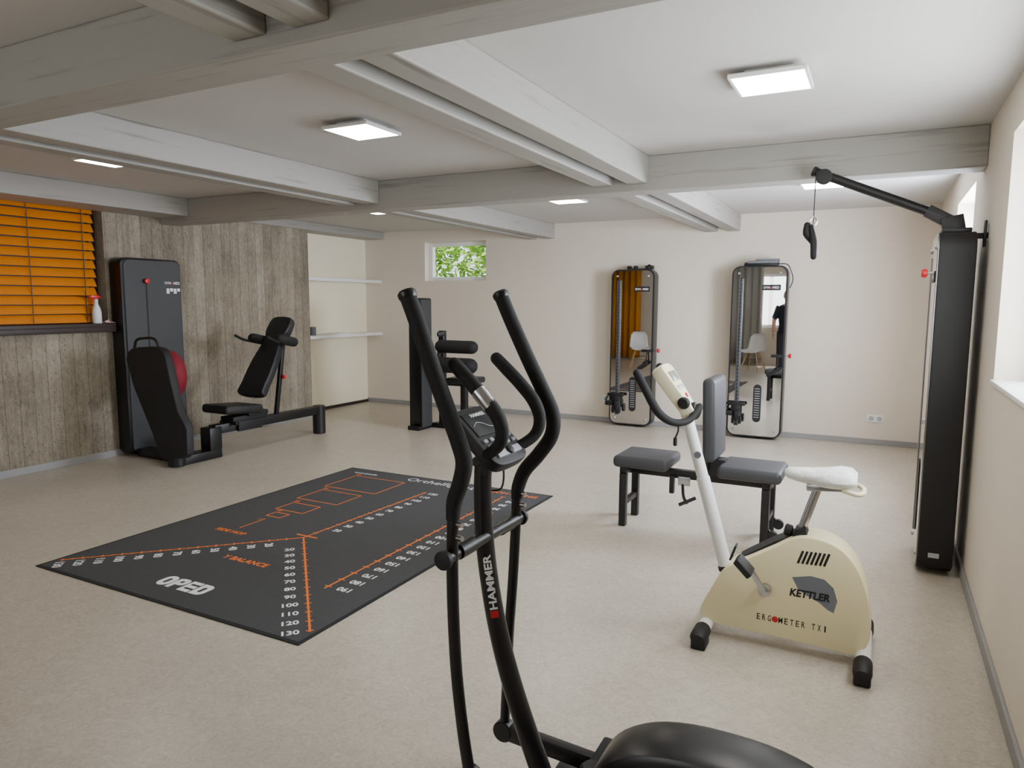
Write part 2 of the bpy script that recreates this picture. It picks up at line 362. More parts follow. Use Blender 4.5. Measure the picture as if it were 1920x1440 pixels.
def window(name, axis, a0, a1, z0, z1, t, fw, mat, label, mull=(), pane='glass'):
    c = ((a0+a1)/2, t, z0) if axis == 'x' else (t, (a0+a1)/2, z0); w = thing(name, label, 'window', c, kind='structure')
    def bx(bm, p, q, r, s, d0, d1, bv=.004): return box(bm, p, q, t-d0, t+d1, r, s, bv) if axis == 'x' else box(bm, t-d0, t+d1, p, q, r, s, bv)
    b = nb(); e = .001; bx(b, a0+e, a0+fw, z0+e, z1-e, .035, .035); bx(b, a1-fw, a1-e, z0+e, z1-e, .035, .035)
    bx(b, a0+fw, a1-fw, z0+e, z0+fw, .035, .035); bx(b, a0+fw, a1-fw, z1-fw, z1-e, .035, .035)
    for m in mull: bx(b, m-.04, m+.04, z0+fw, z1-fw, .035, .035)
    obj('window_frame', b, mat, w)
    obj('window_pane', bx(nb(), a0+fw, a1-fw, z0+fw, z1-fw, .003, .003, 0), pane, w); return w
w1 = window('window_1', 'x', *W1, 8.53, .055, 'paint_white', 'small white framed window high in the far wall')
b = nb(); cyl(b, (W1[0]+.95*(W1[1]-W1[0]), 8.49, W1[2]+.28), (W1[0]+.95*(W1[1]-W1[0]), 8.47, W1[2]+.28), .012); obj('window_handle', b, 'silver', w1)
for i, o in enumerate(WR):
    w = window('window_%d' % (i+2), 'y', *o, .66, .06, 'paint_white', ['white framed window in the near niche of the right wall', 'white framed window in the far niche of the right wall'][i], mull=((o[0]+o[1])/2,))
    obj('window_sill', box(nb(), XR-.015, .62, o[0]+.002, o[1]-.002, o[2]+.001, o[2]+.022, .004), 'paint_white', w)
w4 = window('window_4', 'y', *WL, -6.66, .06, 'dark_frame', 'dark framed window behind the orange blind', mull=(2.8,), pane='blackout_pane')
b = nb(); box(b, -6.62, -6.40, 1.51, 4.215, 1.245, 1.285, .004); box(b, -6.43, -6.40, 1.51, 4.215, 1.205, 1.25, .004); obj('window_sill', b, 'wood_dark', w4, label='dark brown sill board')
window('window_5', 'x', *WF, -2.1, .06, 'paint_white', 'added wide window behind the viewpoint, housing the fill lamp', mull=(-3.5, -2.4))  # unseen window, added to house the fill lamp behind the camera
# shelves in the alcove
for z, l in ((1.805, 'upper white shelf board in the alcove'), (1.05, 'lower white shelf board in the alcove')):
    tag(obj('wall_shelf', box(nb(), XA, XL-.003, 6.882, YB-.002, z-.042, z, .003), 'paint_white'), l, 'shelf', 'alcove shelves')
b = nb()
for i in range(5): obox(b, (-6.62+.006*random.random(), 7.45+.01*i, 1.0515+.003*i), (cos(.04*i), sin(.04*i), 0), (-sin(.04*i), cos(.04*i), 0), Z, .20, .42, .003)
tag(obj('paper_stack', b, 'paper'), 'low stack of white papers on the lower alcove shelf', 'papers')
b = nb(); lathe(b, [(.036, 0), (.038, .004), (.038, .11), (.035, .112), (.033, .1), (.033, .01)], (-6.6, 7.04, 1.0505)); tag(obj('pen_cup', b, 'grey_pad'), 'small grey cup at the left end of the lower alcove shelf', 'cup')
# ceiling lights
def lamp(label):
    t = thing('ceiling_light', label, 'ceiling light', (0, 0, HC), 'square ceiling lights')
    obj('mount', box(nb(), -.10, .10, -.10, .10, HC-.026, HC, .004), 'paint_white', t)
    b = nb(); s = .158; z1 = HC-.026; z0 = z1-.018
    for q in ((-s, s, -s, -s+.012), (-s, s, s-.012, s), (-s, -s+.012, -s+.012, s-.012), (s-.012, s, -s+.012, s-.012)): box(b, *q, z0, z1)
    box(b, -s, s, -s, s, z1-.004, z1); obj('rim', b, 'paint_white', t)
    obj('diffuser', box(nb(), -s+.012, s-.012, -s+.012, s-.012, z0+.001, z0+.008), 'glow', t, label='glowing white diffuser'); return t
spots = [(-.48, 3.36, 'square ceiling light in the right bay, nearest the windows'), (-2.66, 3.27, 'square ceiling light in the middle bay above the charcoal mat'), (-4.8, 3.17, 'square ceiling light in the left bay near the orange blind'),
         (-.48, 6.38, 'square ceiling light beyond the far cross beam, behind the raised pulley arm'), (-2.7, 6.3, 'square ceiling light beyond the far cross beam, middle one'), (-4.83, 6.2, 'square ceiling light beyond the far cross beam, next to the small window')]
L0 = lamp(spots[0][2]); L0.location = (spots[0][0], spots[0][1], HC)
for x, y, l in spots[1:]: dup(L0, (x, y, HC), 0, l)
# ================================================================== BLIND, SILL ITEMS
t = thing('venetian_blind', 'orange venetian blind with closed slats in the left window', 'blind', (-6.56, 2.85, 1.29))
b = nb(); zt = 2.40; pitch = .083
for i in range(13):
    z = zt-.03-pitch*(i+.5)
    pr = [(-.022, .035), (-.009, .018), (.007, -.008), (.021, -.0385)]
    loft(b, [[V((-6.55+p[0], y, z+p[1])) for p in pr]+[V((-6.552+p[0], y, z+p[1]-.001)) for p in pr[::-1]] for y in (1.56, 4.13)])
obj('slats', b, 'orange_blind', t)
obj('head_rail', box(nb(), -6.59, -6.53, 1.53, 4.15, 2.375, 2.415, .003), 'dark_frame', t)
for y in (3.17, 3.55, 4.02): obj('ladder_cord', box(nb(), -6.527, -6.524, y-.003, y+.003, 1.30, 2.375), 'dark_frame', t)
sb = PX(183, 611, -6.47); zs = 1.286
t = thing('spray_bottle', 'white spray bottle with red trigger on the dark sill', 'bottle', (sb.x, sb.y, zs))
obj('body', lathe(nb(), [(.036, 0), (.040, .006), (.040, .10), (.034, .135), (.018, .175), (.014, .2)], (sb.x, sb.y, zs)), 'bottle', t)
obj('collar', lathe(nb(), [(.016, .196), (.017, .2), (.017, .222), (.013, .225)], (sb.x, sb.y, zs)), 'white', t)
b = nb(); prism(b, [(-.055, .238), (-.05, .256), (.02, .262), (.045, .246), (.03, .228), (-.02, .222)], (sb.x+.011, sb.y, zs), Y, Z, -X, .022, .003); bar(b, (sb.x, sb.y-.028, zs+.23), (sb.x, sb.y-.048, zs+.175), .012, .008); cyl(b, (sb.x, sb.y-.05, zs+.247), (sb.x, sb.y-.068, zs+.247), .009, 12); obj('trigger_head', b, 'red', t)
b = nb(); n = 14; g = []
for i in range(n):
    for j in range(8):
        u = i/(n-1); w = j/7; p = V((-6.53+.12*w, sb.y+.048+.09*u, zs+.004+.05*abs(noise.noise(V((u*3, w*4, 3))))*(1-abs(u-.5)))); g.append(b.verts.new(p))
for i in range(n-1):
    for j in range(7): b.faces.new((g[i*8+j], g[i*8+j+1], g[(i+1)*8+j+1], g[(i+1)*8+j]))
o = obj('cleaning_cloth', b, 'pink'); md = o.modifiers.new('s', 'SOLIDIFY'); md.thickness = .003; tag(o, 'crumpled pink cleaning cloth on the dark sill', 'cloth')
# ================================================================== SOCKETS
def socket(px, n, label):
    p = PY(*px, YB); t = thing('wall_socket', label, 'socket', (p.x, YB, p.z-.04), 'wall sockets'); w = .08*n
    obj('plate', box(nb(), p.x-w/2, p.x+w/2, YB-.011, YB, p.z-.04, p.z+.04, .004), 'white', t)
    for i in range(n):
        c = p.x-w/2+.04+.08*i; b = lathe(nb(), [(.025, 0), (.025, .003), (.021, .003), (.02, .001)], (c, YB-.011, p.z), -Y); obj('outlet', b, 'button', t)
socket((1641, 785), 2, 'double white socket low on the far wall between mirror and column'); socket((1136, 747), 1, 'single white socket beside the left tall mirror')
# ================================================================== FLOOR MAT
MX0, MX1, MY0, MY1 = -4.17, -2.18, 2.18, 4.90
t = thing('floor_mat', 'charcoal printed exercise mat lying on the floor', 'mat', ((MX0+MX1)/2, (MY0+MY1)/2, 0))
obj('felt', box(nb(), MX0+.02, MX1-.02, MY0+.02, MY1-.02, .001, .006), 'mat', t)
b = nb()
for q in ((MX0, MX1, MY0, MY0+.02), (MX0, MX1, MY1-.02, MY1), (MX0, MX0+.02, MY0+.02, MY1-.02), (MX1-.02, MX1, MY0+.02, MY1-.02)): box(b, *q, .0005, .005)
obj('edging', b, 'mat_edge', t)
zt = .0068; cx, cy = -3.177, 3.25; s2 = math.sqrt(.5)
def wr(name, col, *a, **k): obj(name, text(nb(), *a, **k), col, t, flat=True)
for d, n, rd, off, mx, hh in (((-s2, -s2), 1.35, (s2, -s2), .085, 130, .050), ((s2, -s2), 1.35, (s2, s2), -.085, 130, .045), ((.06, 1), 1.27, (1, 0), .085, 120, .045)):
    O_ = nb(); strip(O_, (cx, cy), (cx+d[0]*n, cy+d[1]*n), .011, zt); pv = V((d[0], d[1], 0)).normalized(); rv = V((rd[0], rd[1], 0))
    for k in range(10, mx+1, 10):
        c = V((cx, cy, zt))+pv*(k*.0103)
        quad(O_, c+V((0, 0, .0002)), rv, pv, .035, .009)
        if k >= 20: wr('number', 'ink_white', str(k), c+rv*off, rv, Z.cross(rv), height=hh, bold=.03)
        if k < mx: quad(O_, c+pv*.0515+V((0, 0, .0002)), rv, pv, .022, .006)
    if mx == 120: strip(O_, (cx-.085, cy+.03), (cx+.085, cy+.03), .016, zt+.0003)
    obj('measuring_line', O_, 'ink_orange', t, flat=True)
hx = -2.505; O_ = nb(); strip(O_, (hx, 2.70), (hx, 4.68), .011, zt)
for k in range(0, 200, 10):
    y = 4.68-k*.01025; quad(O_, (hx, y, zt+.0002), X, Y, .045, .009)
    if k >= 10: wr('number', 'ink_white', str(k), (hx+.105, y, zt), -X, -Y, height=.048, bold=.03)
obj('measuring_line', O_, 'ink_orange', t, flat=True)
wr('lettering', 'ink_orange', 'SINGLE HOP', (-2.46, 4.78, zt), -X, -Y, width=.40, bold=.02)
for y0, w, h, s in ((4.28, .51, .39, '40'), (3.91, .39, .28, '30'), (3.63, .26, .18, '20'), (3.48, .13, .09, '10')):
    O_ = nb(); xc = -3.68
    for a, c in (((xc-w/2, y0), (xc+w/2, y0)), ((xc-w/2, y0+h), (xc+w/2, y0+h)), ((xc-w/2, y0), (xc-w/2, y0+h)), ((xc+w/2, y0), (xc+w/2, y0+h))): strip(O_, a, c, .01, zt)
    obj('hop_frame', O_, 'ink_orange', t, flat=True)
    wr('number', 'ink_orange', s, (-3.68-w/2, y0+h+.035, zt), X, Y, height=.036, bold=.01)
obj('measuring_line', strip(nb(), (-3.69, 3.2), (-3.69, 3.42), .01, zt), 'ink_orange', t, flat=True); wr('number', 'ink_orange', '1', (-3.72, 3.40, zt), X, Y, height=.036)
wr('lettering', 'ink_orange', 'SIDE HOP', (-3.68, 3.12, zt), X, Y, width=.26, height=.042, bold=.03); wr('lettering', 'ink_orange', 'Y BALANCE', (-3.177, 2.785, zt), X, Y, width=.35, height=.05, bold=.03)
# chunky logo letters, each one flat connected shape
def ringf(bm, O_, I_, zz):
    a = [bm.verts.new((x, y, zz)) for x, y in O_]; c = [bm.verts.new((x, y, zz)) for x, y in I_]; n = len(a)
    for i in range(n): bm.faces.new((a[i], a[(i+1) % n], c[(i+1) % n], c[i]))
lx, ly, lw, lh, sk = -3.18-.135, 2.385, .084, .118, .030; zq = zt+.0009
def lcx(i): return lx+.09*i
b = nb(); ringf(b, rrect(lw, lh, .040, 6, lcx(0), ly), rrect(lw-2*sk, lh-2*sk, .011, 6, lcx(0), ly), zq); obj('lettering', b, 'ink_white', t, flat=True)
b = nb(); c0_ = lcx(1); ringf(b, rrect(lw, .076, .030, 6, c0_, ly+lh/2-.038), rrect(lw-2*sk, .076-2*.026, .010, 6, c0_, ly+lh/2-.038), zq); quad(b, (c0_-lw/2+sk/2, ly-.004, zq+.0001), X, Y, sk, lh-.008); obj('lettering', b, 'ink_white', t, flat=True)
b = nb(); c0_ = lcx(2)
for k in (-1, 0, 1): quad(b, (c0_, ly+k*(lh/2-.014), zq), X, Y, lw-.004, .028)
quad(b, (c0_-lw/2+.012, ly, zq+.0001), X, Y, .020, lh); obj('lettering', b, 'ink_white', t, flat=True)
b = nb(); c0_ = lcx(3); ringf(b, rrect(lw, lh, .036, 6, c0_, ly), rrect(lw-2*sk, lh-2*sk, .011, 6, c0_, ly), zq); quad(b, (c0_-lw/2+sk/2, ly, zq+.0001), X, Y, sk, lh); obj('lettering', b, 'ink_white', t, flat=True)
wr('lettering', 'ink_white', 'Orthelligent', (-3.14, 4.77, zt), X, Y, width=.65, height=.115); wr('lettering', 'ink_white', 'oped.com', (-3.9, 4.76, zt), -X, -Y, width=.24, bold=.01)
# ================================================================== brand lettering helper
def mark(parent, O, ex, ey, w, col='ink_white'):
    ex = V(ex); ey = V(ey); O = V(O)
    obj('lettering', text(text(nb(), 'DYN', O-ex*w*.29, ex, ey, width=w*.40, bold=.02), 'MED', O+ex*w*.29, ex, ey, width=w*.42, bold=.02), col, parent, flat=True)
    b = nb(); c = O+ex.cross(ey)*.0008-ex*w*.01; b.faces.new([b.verts.new(c+ex*x*w+ey*y*w) for x, y in ((-.06, -.07), (.06, -.07), (0, .07))]); obj('emblem', b, 'ink_red', parent, flat=True)
# ================================================================== PULLEY STATIONS
def station(O, ex, en, w, h, label, group, var):
    O = V(O); ex = V(ex); en = V(en); P = lambda a, n, z: O+ex*a+en*n+Z*z
    t = thing('pulley_station', label, 'pulley machine', O, group); th = .17
    obj('housing', prism(nb(), rrect(w, h, .09, 7, 0, h/2+.02), P(0, .012, 0), ex, Z, en, th, .008), 'satin' if var != 2 else 'matt', t)
    f = .012+th
    obj('mirror_rim', prism(nb(), rrect(w-.006, h-.006, .088, 7, 0, h/2+.02), P(0, f, 0), ex, Z, en, .004), 'matt' if var != 2 else 'rim', t)
    obj('mirror', prism(nb(), rrect(w-.036, h-.036, .074, 7, 0, h/2+.02), P(0, f+.004, 0), ex, Z, en, .003), 'mirror', t)
    f += .0072
    a = -w/2+.105
    obj('track', obox(nb(), P(a, f+.010 if var != 2 else f+.002, .95), ex, en, Z, .045, .020 if var != 2 else .004, 1.62, .003 if var != 2 else 0), 'perf' if var != 2 else 'rim', t)
    if var != 2:
        cb = nb(); zc = .32; obox(cb, P(a, f+.045, zc), ex, en, Z, .10, .06, .14, .01); bar(cb, P(a-.10, f+.06, zc+.07), P(a+.10, f+.06, zc+.07), .03, .035)
        obox(cb, P(a+.02, f+.08, zc-.05), ex, en, Z, .05, .07, .09, .006); tube(cb, [P(a-.09, f+.07, zc+.06), P(a-.11, f+.09, zc), P(a-.09, f+.09, zc-.06)], .012, 8)
        cyl(cb, P(a-.11, f+.10, zc-.03), P(a-.02, f+.10, zc-.03), .030); cg = obj('carriage', cb, 'black', t)
        for q in (-.018, .055): obj('pulley_wheel', lathe(nb(), [(.045, -.012), (.052, -.009), (.042, 0), (.052, .009), (.045, .012)], P(a+q, f+.09, zc-.10), ex, 18), 'matt', cg)
        kb = nb(); tube(kb, [P(a, f+.02, 1.78), P(a, f+.03, 1.0), P(a, f+.05, zc+.06)], .003, 6, 0); obj('cable', kb, 'cable', t)
    sb_ = nb(); prism(sb_, rrect(.085, .42, .042, 6, .03, .40), P(0, f, 0), ex, Z, en, .004); obj('weight_scale', sb_, 'scale' if var != 2 else 'matt', t)
    lb = nb(); obox(lb, P(w*.22, f+.002, h-.215), ex, en, Z, .19, .003, .06); obj('name_plate', lb, 'ink_black', t); mark(t, P(w*.22, f+.0042, h-.215), ex, Z, .16)
    for sx in (-1, 1):
        for z in (.10, h-.06): obj('mirror_bolt', lathe(nb(), [(.014, 0), (.014, .005), (.009, .009)], P(sx*(w/2-.075), f, z), en, 14), 'silver', t)
    k0, kd = (P(w/2-.003, .10, .93), ex) if var != 2 else (P(.18, f, 1.665), en)
    obj('selector_rod', cyl(nb(), k0, k0+kd*.04, .008, 10), 'silver', t)
    obj('selector_knob', lathe(nb(), [(.012, 0), (.022, .004), (.026, .02), (.02, .03)], k0+kd*.034, kd, 16), 'red', t, label='red selector knob')
    if var != 2:
        gb = nb(); bar(gb, P(w/2-.12, f+.02, .93), P(w/2-.01, f+.02, .93), .018, .03); bar(gb, P(w/2-.12, f+.0, .93), P(w/2-.12, f+.05, .93), .02, .03); tube(gb, [P(w/2-.06, f+.03, .92), P(w/2-.06, f+.05, .83), P(w/2-.10, f+.05, .78)], .008, 8); tube(gb, [P(w/2-.15, f+.05, .72), P(w/2-.05, f+.05, .79)], .02, 12, 0, True); obj('grip_hook', gb, 'foam', t)
    tb = nb()
    if var == 0:
        obox(tb, P(.06, .07, h+.026), ex, en, Z, .30, .07, .012, .003)
        for q in (-.08, .0, .14, .20): obox(tb, P(q, .07, h+.045), ex, en, Z, .03, .09, .04, .005)
        tube(tb, [P(.14, .08, h+.04), P(.17, .10, h+.07), P(.20, .08, h+.04)], .01, 8)
    else:
        obox(tb, P(0, .10, h+.032), ex, en, Z, .34, .14, .024, .006); obox(tb, P(-.16, .08, h+.04), ex, en, Z, .03, .08, .04, .005)
    if var == 1: obj('top_cable', tube(nb(), [P(.12, .12, h+.03), P(.26, .13, h+.035), P(w/2+.02, .12, h-.04), P(w/2+.04, .10, h-.13), P(w/2+.012, .08, h-.22)], .005, 8), 'cable', t)
    obj('top_bracket', tb, 'black', t); return t, P
yb = YB-.016
station((-2.64, yb, 0), X, -Y, .53, 1.87, 'tall mirrored pulley machine on far wall, left of the two mirrors', 'mirrored pulley machines', 0)
y2 = yb-.09
station((-1.19, y2, 0), X, -Y, .58, 1.88, 'tall mirrored pulley machine on far wall with grey pads on top, right mirror', 'mirrored pulley machines', 1)
b = nb(); zp = 1.88+.0445; obox(b, (-1.165, y2-.10, zp+.015), X, Y, Z, .32, .12, .03, .012); obox(b, (-1.125, y2-.10, zp+.040), X, Y, Z, .24, .11, .02, .008)
tag(obj('foam_pads', b, 'grey_pad'), 'grey pads lying on top of the right tall mirror', 'pads')
t, P = station((XR-.045, 4.68, 0), -Y, -X, .54, 1.86, 'black pulley column with raised arm against the right wall', 'mirrored pulley machines', 2)
s0 = V((.335, 4.68, 1.955)); e0 = V((-.39, 4.68, 2.275))
b = nb(); d = (e0-s0).normalized(); tube(b, [s0+d*.0, s0+d*.10, e0], .026, 14, 0); obj('arm', b, 'black', t)
b = nb(); bar(b, (.335, 4.68, 1.885), (.315, 4.68, 1.98), .09, .11, up=X); bar(b, (.345, 4.68, 1.93), (.195, 4.68, 2.02), .05, .07); obj('arm_bracket', b, 'black', t)
b = nb(); lathe(b, [(.035, -.012), (.045, -.01), (.034, 0), (.045, .01), (.035, .012)], e0+V((.045, -.035, -.035)), Y, 20); obj('arm_pulley', b, 'matt', t)
b = nb(); lathe(b, [(.024, 0), (.029, .004), (.029, .02), (.022, .024)], e0, d, 16); obj('end_cap', b, 'matt', t)
pc = e0+V((.0, -.035, -.04)); hk = V((pc.x, pc.y, 1.965))
obj('cable', tube(nb(), [pc, hk], .003, 6, 0), 'cable', t)
b = nb(); tube(b, [hk+V((0, 0, .05)), hk+V((.02, 0, .02)), hk+V((0, 0, -.01)), hk+V((-.02, 0, .02)), hk+V((0, 0, .05))], .004, 8); obj('hook', b, 'silver', t)
obj('pull_grip', tube(nb(), [hk+V((-.035, .0, -.0)), hk+V((-.032, 0, -.05)), hk+V((-.0, .02, -.10))], [.017, .024, .018], 12, 5, True), 'foam', t)
obj('pull_grip', tube(nb(), [hk+V((-.01, -.01, -.01)), hk+V((.008, -.02, -.10)), hk+V((.012, -.02, -.19))], [.012, .02, .018], 12, 5, True), 'foam', t)
b = nb(); bar(b, (.35, 4.55, 1.86), (XR, 4.55, 1.86), .03, .03); bar(b, (.465, 4.55, 1.80), (.465, 4.55, 1.94), .05, .012, up=X); obj('wall_bracket', b, 'black', t)
b = nb(); p0 = PY(1750, 1042, 4.408); obox(b, p0, X, Y, Z, .052, .003, .026); obj('type_plate', b, 'button', t)
# ================================================================== LEG PRESS
LX = -5.63
t = thing('leg_press', 'black seated leg press with reclined seat beside the concrete wall', 'leg press', (LX, 5.0, 0))
tw = obj('tower', prism(nb(), rrect(.64, 1.88, .07, 7, 0, .96), (-6.48, 4.545, 0), Y, Z, X, .165, .006), 'satin', t)
obj('front_panel', prism(nb(), rrect(.60, 1.84, .06, 7, 0, .96), (-6.3145, 4.555, 0), Y, Z, X, .006), 'panel', t)
fx = -6.308
p = PX(272, 527, fx); obj('slot', obox(nb(), (fx+.001, p.y+.01, p.z-.42), X, Y, Z, .003, .014, .84), 'ink_black', t)
b = nb(); lathe(b, [(.012, 0), (.014, .02), (.026, .022), (.024, .04), (.01, .044)], (fx, p.y, p.z), X, 16); obj('selector_knob', b, 'red', t, label='red selector knob')
p = PX(323, 531, fx); mark(t, (fx, p.y, p.z), Y, Z, .17)
b = nb(); p = PX(325, 544, fx)
for i in range(4): quad(b, (fx+.0008, p.y-.06+.04*i, p.z-.01+.012*(i % 2)), Y, Z, .032, .05-.02*(i % 2))
obj('pictograms', b, 'ink_white', t, flat=True)
ol = [(237, 674), (239, 661), (246, 654), (260, 651), (288, 650), (300, 653), (307, 660), (311, 672), (322, 722), (334, 772), (344, 790), (351, 806), (352, 852), (346, 860), (306, 862), (299, 852), (286, 812), (268, 768), (250, 722)]
q = [PY(u, v, 4.06) for u, v in ol]; fp = prism(nb(), [(w.x, w.z) for w in q], (0, 4.13, 0), X, Z, -Y, .075, .012); obj('foot_plate', fp, 'matt', t)
cc = PY(313, 703, 4.24)
b = nb(); lathe(b, [(.05, .0), (.20, .0), (.232, .04), (.24, .09), (.22, .15), (.155, .20), (.05, .225)], (cc.x, 4.132, cc.z), Y, 32); obj('foot_cushion', b, 'crimson', t, label='round red cushion')
b = nb(); h = [PY(u, v, 4.11) for u, v in ((252, 655), (256, 638), (272, 634), (290, 636), (300, 655))]; tube(b, h, .012, 10); obj('plate_handle', b, 'black', t)
b = nb(); cyl(b, (-5.62, 4.20, .0), (-5.62, 4.20, .52), .075, 24, .006); obj('front_post', b, 'black', t)
b = nb(); box(b, LX-.085, LX+.065, 4.20, 4.66, .0, .085, .01); box(b, -6.30, -5.68, 4.28, 4.42, .0, .08, .01); box(b, LX-.07, LX+.07, 4.52, 4.66, .08, .30, .012); obj('base_frame', b, 'black', t)
b = nb(); box(b, LX-.05, LX+.05, 4.60, 6.04, .225, .315, .008); obj('rail', b, 'black', t)
b = nb(); cyl(b, (LX, 6.06, 0), (LX, 6.06, .32), .07, 24, .006); obj('rear_foot', b, 'black', t)
b = nb(); box(b, LX-.09, LX+.09, 4.78, 5.22, .315, .37, .008); box(b, LX+.05, LX+.085, 4.85, 5.15, .22, .32, .006); bar(b, (LX-.10, 4.79, .31), (LX+.13, 4.79, .31), .03, .03); box(b, LX-.12, LX+.12, 4.95, 5.20, .36, .40, .006); obj('carriage', b, 'matt', t)
b = nb(); obox(b, (LX, 4.86, .445), X, V((0, 1, -.08)), V((0, .08, 1)), .36, .46, .085, .03, 4); obj('seat', b, 'vinyl_black', t)
b0 = V((LX, 5.12, .52)); b1 = V((LX, 5.60, 1.27)); dd = (b1-b0).normalized(); nn = dd.cross(X)
b = nb(); wz = [(-.15, 0), (.15, 0), (.17, .10), (.165, .35), (.12, .62), (.13, .70), (.15, .76), (.14, .88), (.08, .92), (-.08, .92), (-.14, .88), (-.15, .76), (-.13, .70), (-.12, .62), (-.165, .35), (-.17, .10)]
prism(b, smooth2(wz, 3), b0+nn*.0, X, dd, -nn if nn.y > 0 else nn, .08, .018); obj('backrest', b, 'vinyl_black', t)
for sx in (-1, 1):
    c = b0+dd*.68+X*sx*.19; obj('shoulder_pad', tube(nb(), [c+V((0, .02, -.02)), c+V((0, -.17, .02))], .05, 18, 0, True), 'foam', t)
b = nb(); c = b0+dd*.66; tube(b, [c+X*.19+Y*.05, c+X*.19+V((0, -.12, .0)), c+X*.22+V((0, -.24, .02)), c+X*.22+V((0, -.36, .07))], .014, 10); tube(b, [c-X*.19+Y*.05, c-X*.19+V((0, -.12, .0)), c-X*.22+V((0, -.24, .02)), c-X*.22+V((0, -.36, .07))], .014, 10); bar(b, c-X*.2+Y*.05, c+X*.2+Y*.05, .03, .03); obj('hand_bars', b, 'black', t)
b = nb(); bar(b, b0+dd*.62+V((0, .09, 0)), V((LX, 5.42, .31)), .04, .04); bar(b, b0+V((0, .06, 0)), b0+dd*.86+V((0, .06, -.0)), .06, .03); obj('back_strut', b, 'black', t)
b = nb(); c = V((LX, 5.5, .70)); lathe(b, [(.01, 0), (.02, .01), (.022, .035), (.012, .045)], c+X*.02, X, 14); obj('adjusting_knob', b, 'red', t, label='red adjusting knob')
# ================================================================== LEG EXTENSION MACHINE
t = thing('leg_extension_machine', 'black padded roller machine with narrow tower near the alcove', 'exercise machine', (-4.6, 6.9, 0))
obj('tower', prism(nb(), rrect(.16, 1.53, .02, 4, -4.78, .775), (0, 6.98, 0), X, Z, -Y, .23, .006), 'satin', t)
obj('side_panel', prism(nb(), rrect(.20, 1.49, .02, 4, 6.865, .775), (-4.6995, 0, 0), Y, Z, X, .005), 'panel', t)
b = nb(); lathe(b, [(.01, 0), (.02, .005), (.02, .02)], (-4.6945, 6.86, 1.16), X, 12); obj('selector_knob', b, 'red', t)
b = nb(); box(b, -4.86, -4.70, 6.70, 7.05, 0, .05, .008); box(b, -4.70, -3.95, 6.98, 7.08, 0, .06, .008); box(b, -4.05, -3.95, 6.75, 7.30, 0, .05, .008); obj('base_frame', b, 'black', t)
b = nb(); bar(b, (-4.58, 7.03, .05), (-4.58, 7.03, 1.16), .07, .07); bar(b, (-4.28, 7.03, .05), (-4.28, 7.03, .54), .07, .07); bar(b, (-4.58, 7.03, .54), (-4.20, 7.03, .54), .05, .05); obj('upright', b, 'black', t)
b = nb(); tube(b, [(-4.50, 6.88, .985), (-4.09, 6.88, .985)], .075, 20, 0, True); obj('roller_pad', b, 'foam', t, label='upper padded roller')
b = nb(); tube(b, [(-4.50, 6.84, .775), (-4.09, 6.84, .775)], .09, 20, 0, True); obj('roller_pad', b, 'foam', t, label='lower padded roller')
b = nb(); bar(b, (-4.56, 7.0, .985), (-4.52, 6.88, .985), .03, .04); bar(b, (-4.52, 6.88, 1.0), (-4.52, 6.84, .74), .03, .04); bar(b, (-4.55, 7.03, 1.12), (-4.58, 6.93, 1.12), .03, .05); obj('lever_arm', b, 'black', t)
b = nb(); box(b, -4.46, -4.12, 6.90, 7.26, .55, .62, .025, 4); obj('seat', b, 'vinyl_black', t)
# ================================================================== BENCH
t = thing('weight_bench', 'slate grey padded bench with upright backrest behind the exercise bike', 'bench', (-1.02, 4.61, 0))
for x0, x1 in ((-1.54, -1.17), (-.86, -.475)): obj('seat', box(nb(), x0, x1, 4.42, 4.80, .405, .485, .03, 4), 'vinyl_grey', t)
obj('backrest', obox(nb(), (-.918, 4.61, .765), V((1, 0, .03)), Y, V((-.03, 0, 1)), .08, .38, .53, .03, 4), 'vinyl_grey', t)
b = nb(); box(b, -1.49, -.54, 4.58, 4.64, .34, .395, .005); box(b, -1.50, -1.45, 4.46, 4.76, .36, .405, .005); box(b, -.59, -.54, 4.46, 4.76, .36, .405, .005); box(b, -1.0, -.83, 4.56, 4.66, .39, .5, .005); box(b, -.96, -.93, 4.53, 4.69, .42, .75, .004); obj('frame', b, 'black', t)
for x in (-1.475, -.565):
    for y in (4.475, 4.745): obj('leg', box(nb(), x-.024, x+.024, y-.024, y+.024, .0, .362, .005), 'black', t)
    obj('leg_brace', box(nb(), x-.018, x+.018, 4.49, 4.73, .14, .175, .004), 'black', t)
b = nb(); box(b, -1.13, -1.05, 4.56, 4.575, .30, .36, .003); obj('rating_plate', b, 'silver', t)
b = nb(); tube(b, [(-1.10, 4.57, .31), (-1.08, 4.52, .24), (-1.05, 4.50, .20)], .010, 8); tube(b, [(-1.10, 4.48, .19), (-1.0, 4.52, .24)], .012, 8, 0); bar(b, (-1.17, 4.57, .36), (-1.17, 4.57, .24), .04, .03); obj('adjusting_lever', b, 'black', t)
for y in (4.475, 4.745):
    obj('wheel', lathe(nb(), [(.008, -.015), (.032, -.015), (.035, 0), (.032, .015), (.008, .015)], (-.515, y, .075), Y, 18), 'matt', t)
    obj('wheel_fork', bar(nb(), (-.545, y, .11), (-.515, y, .075), .02, .02), 'black', t)
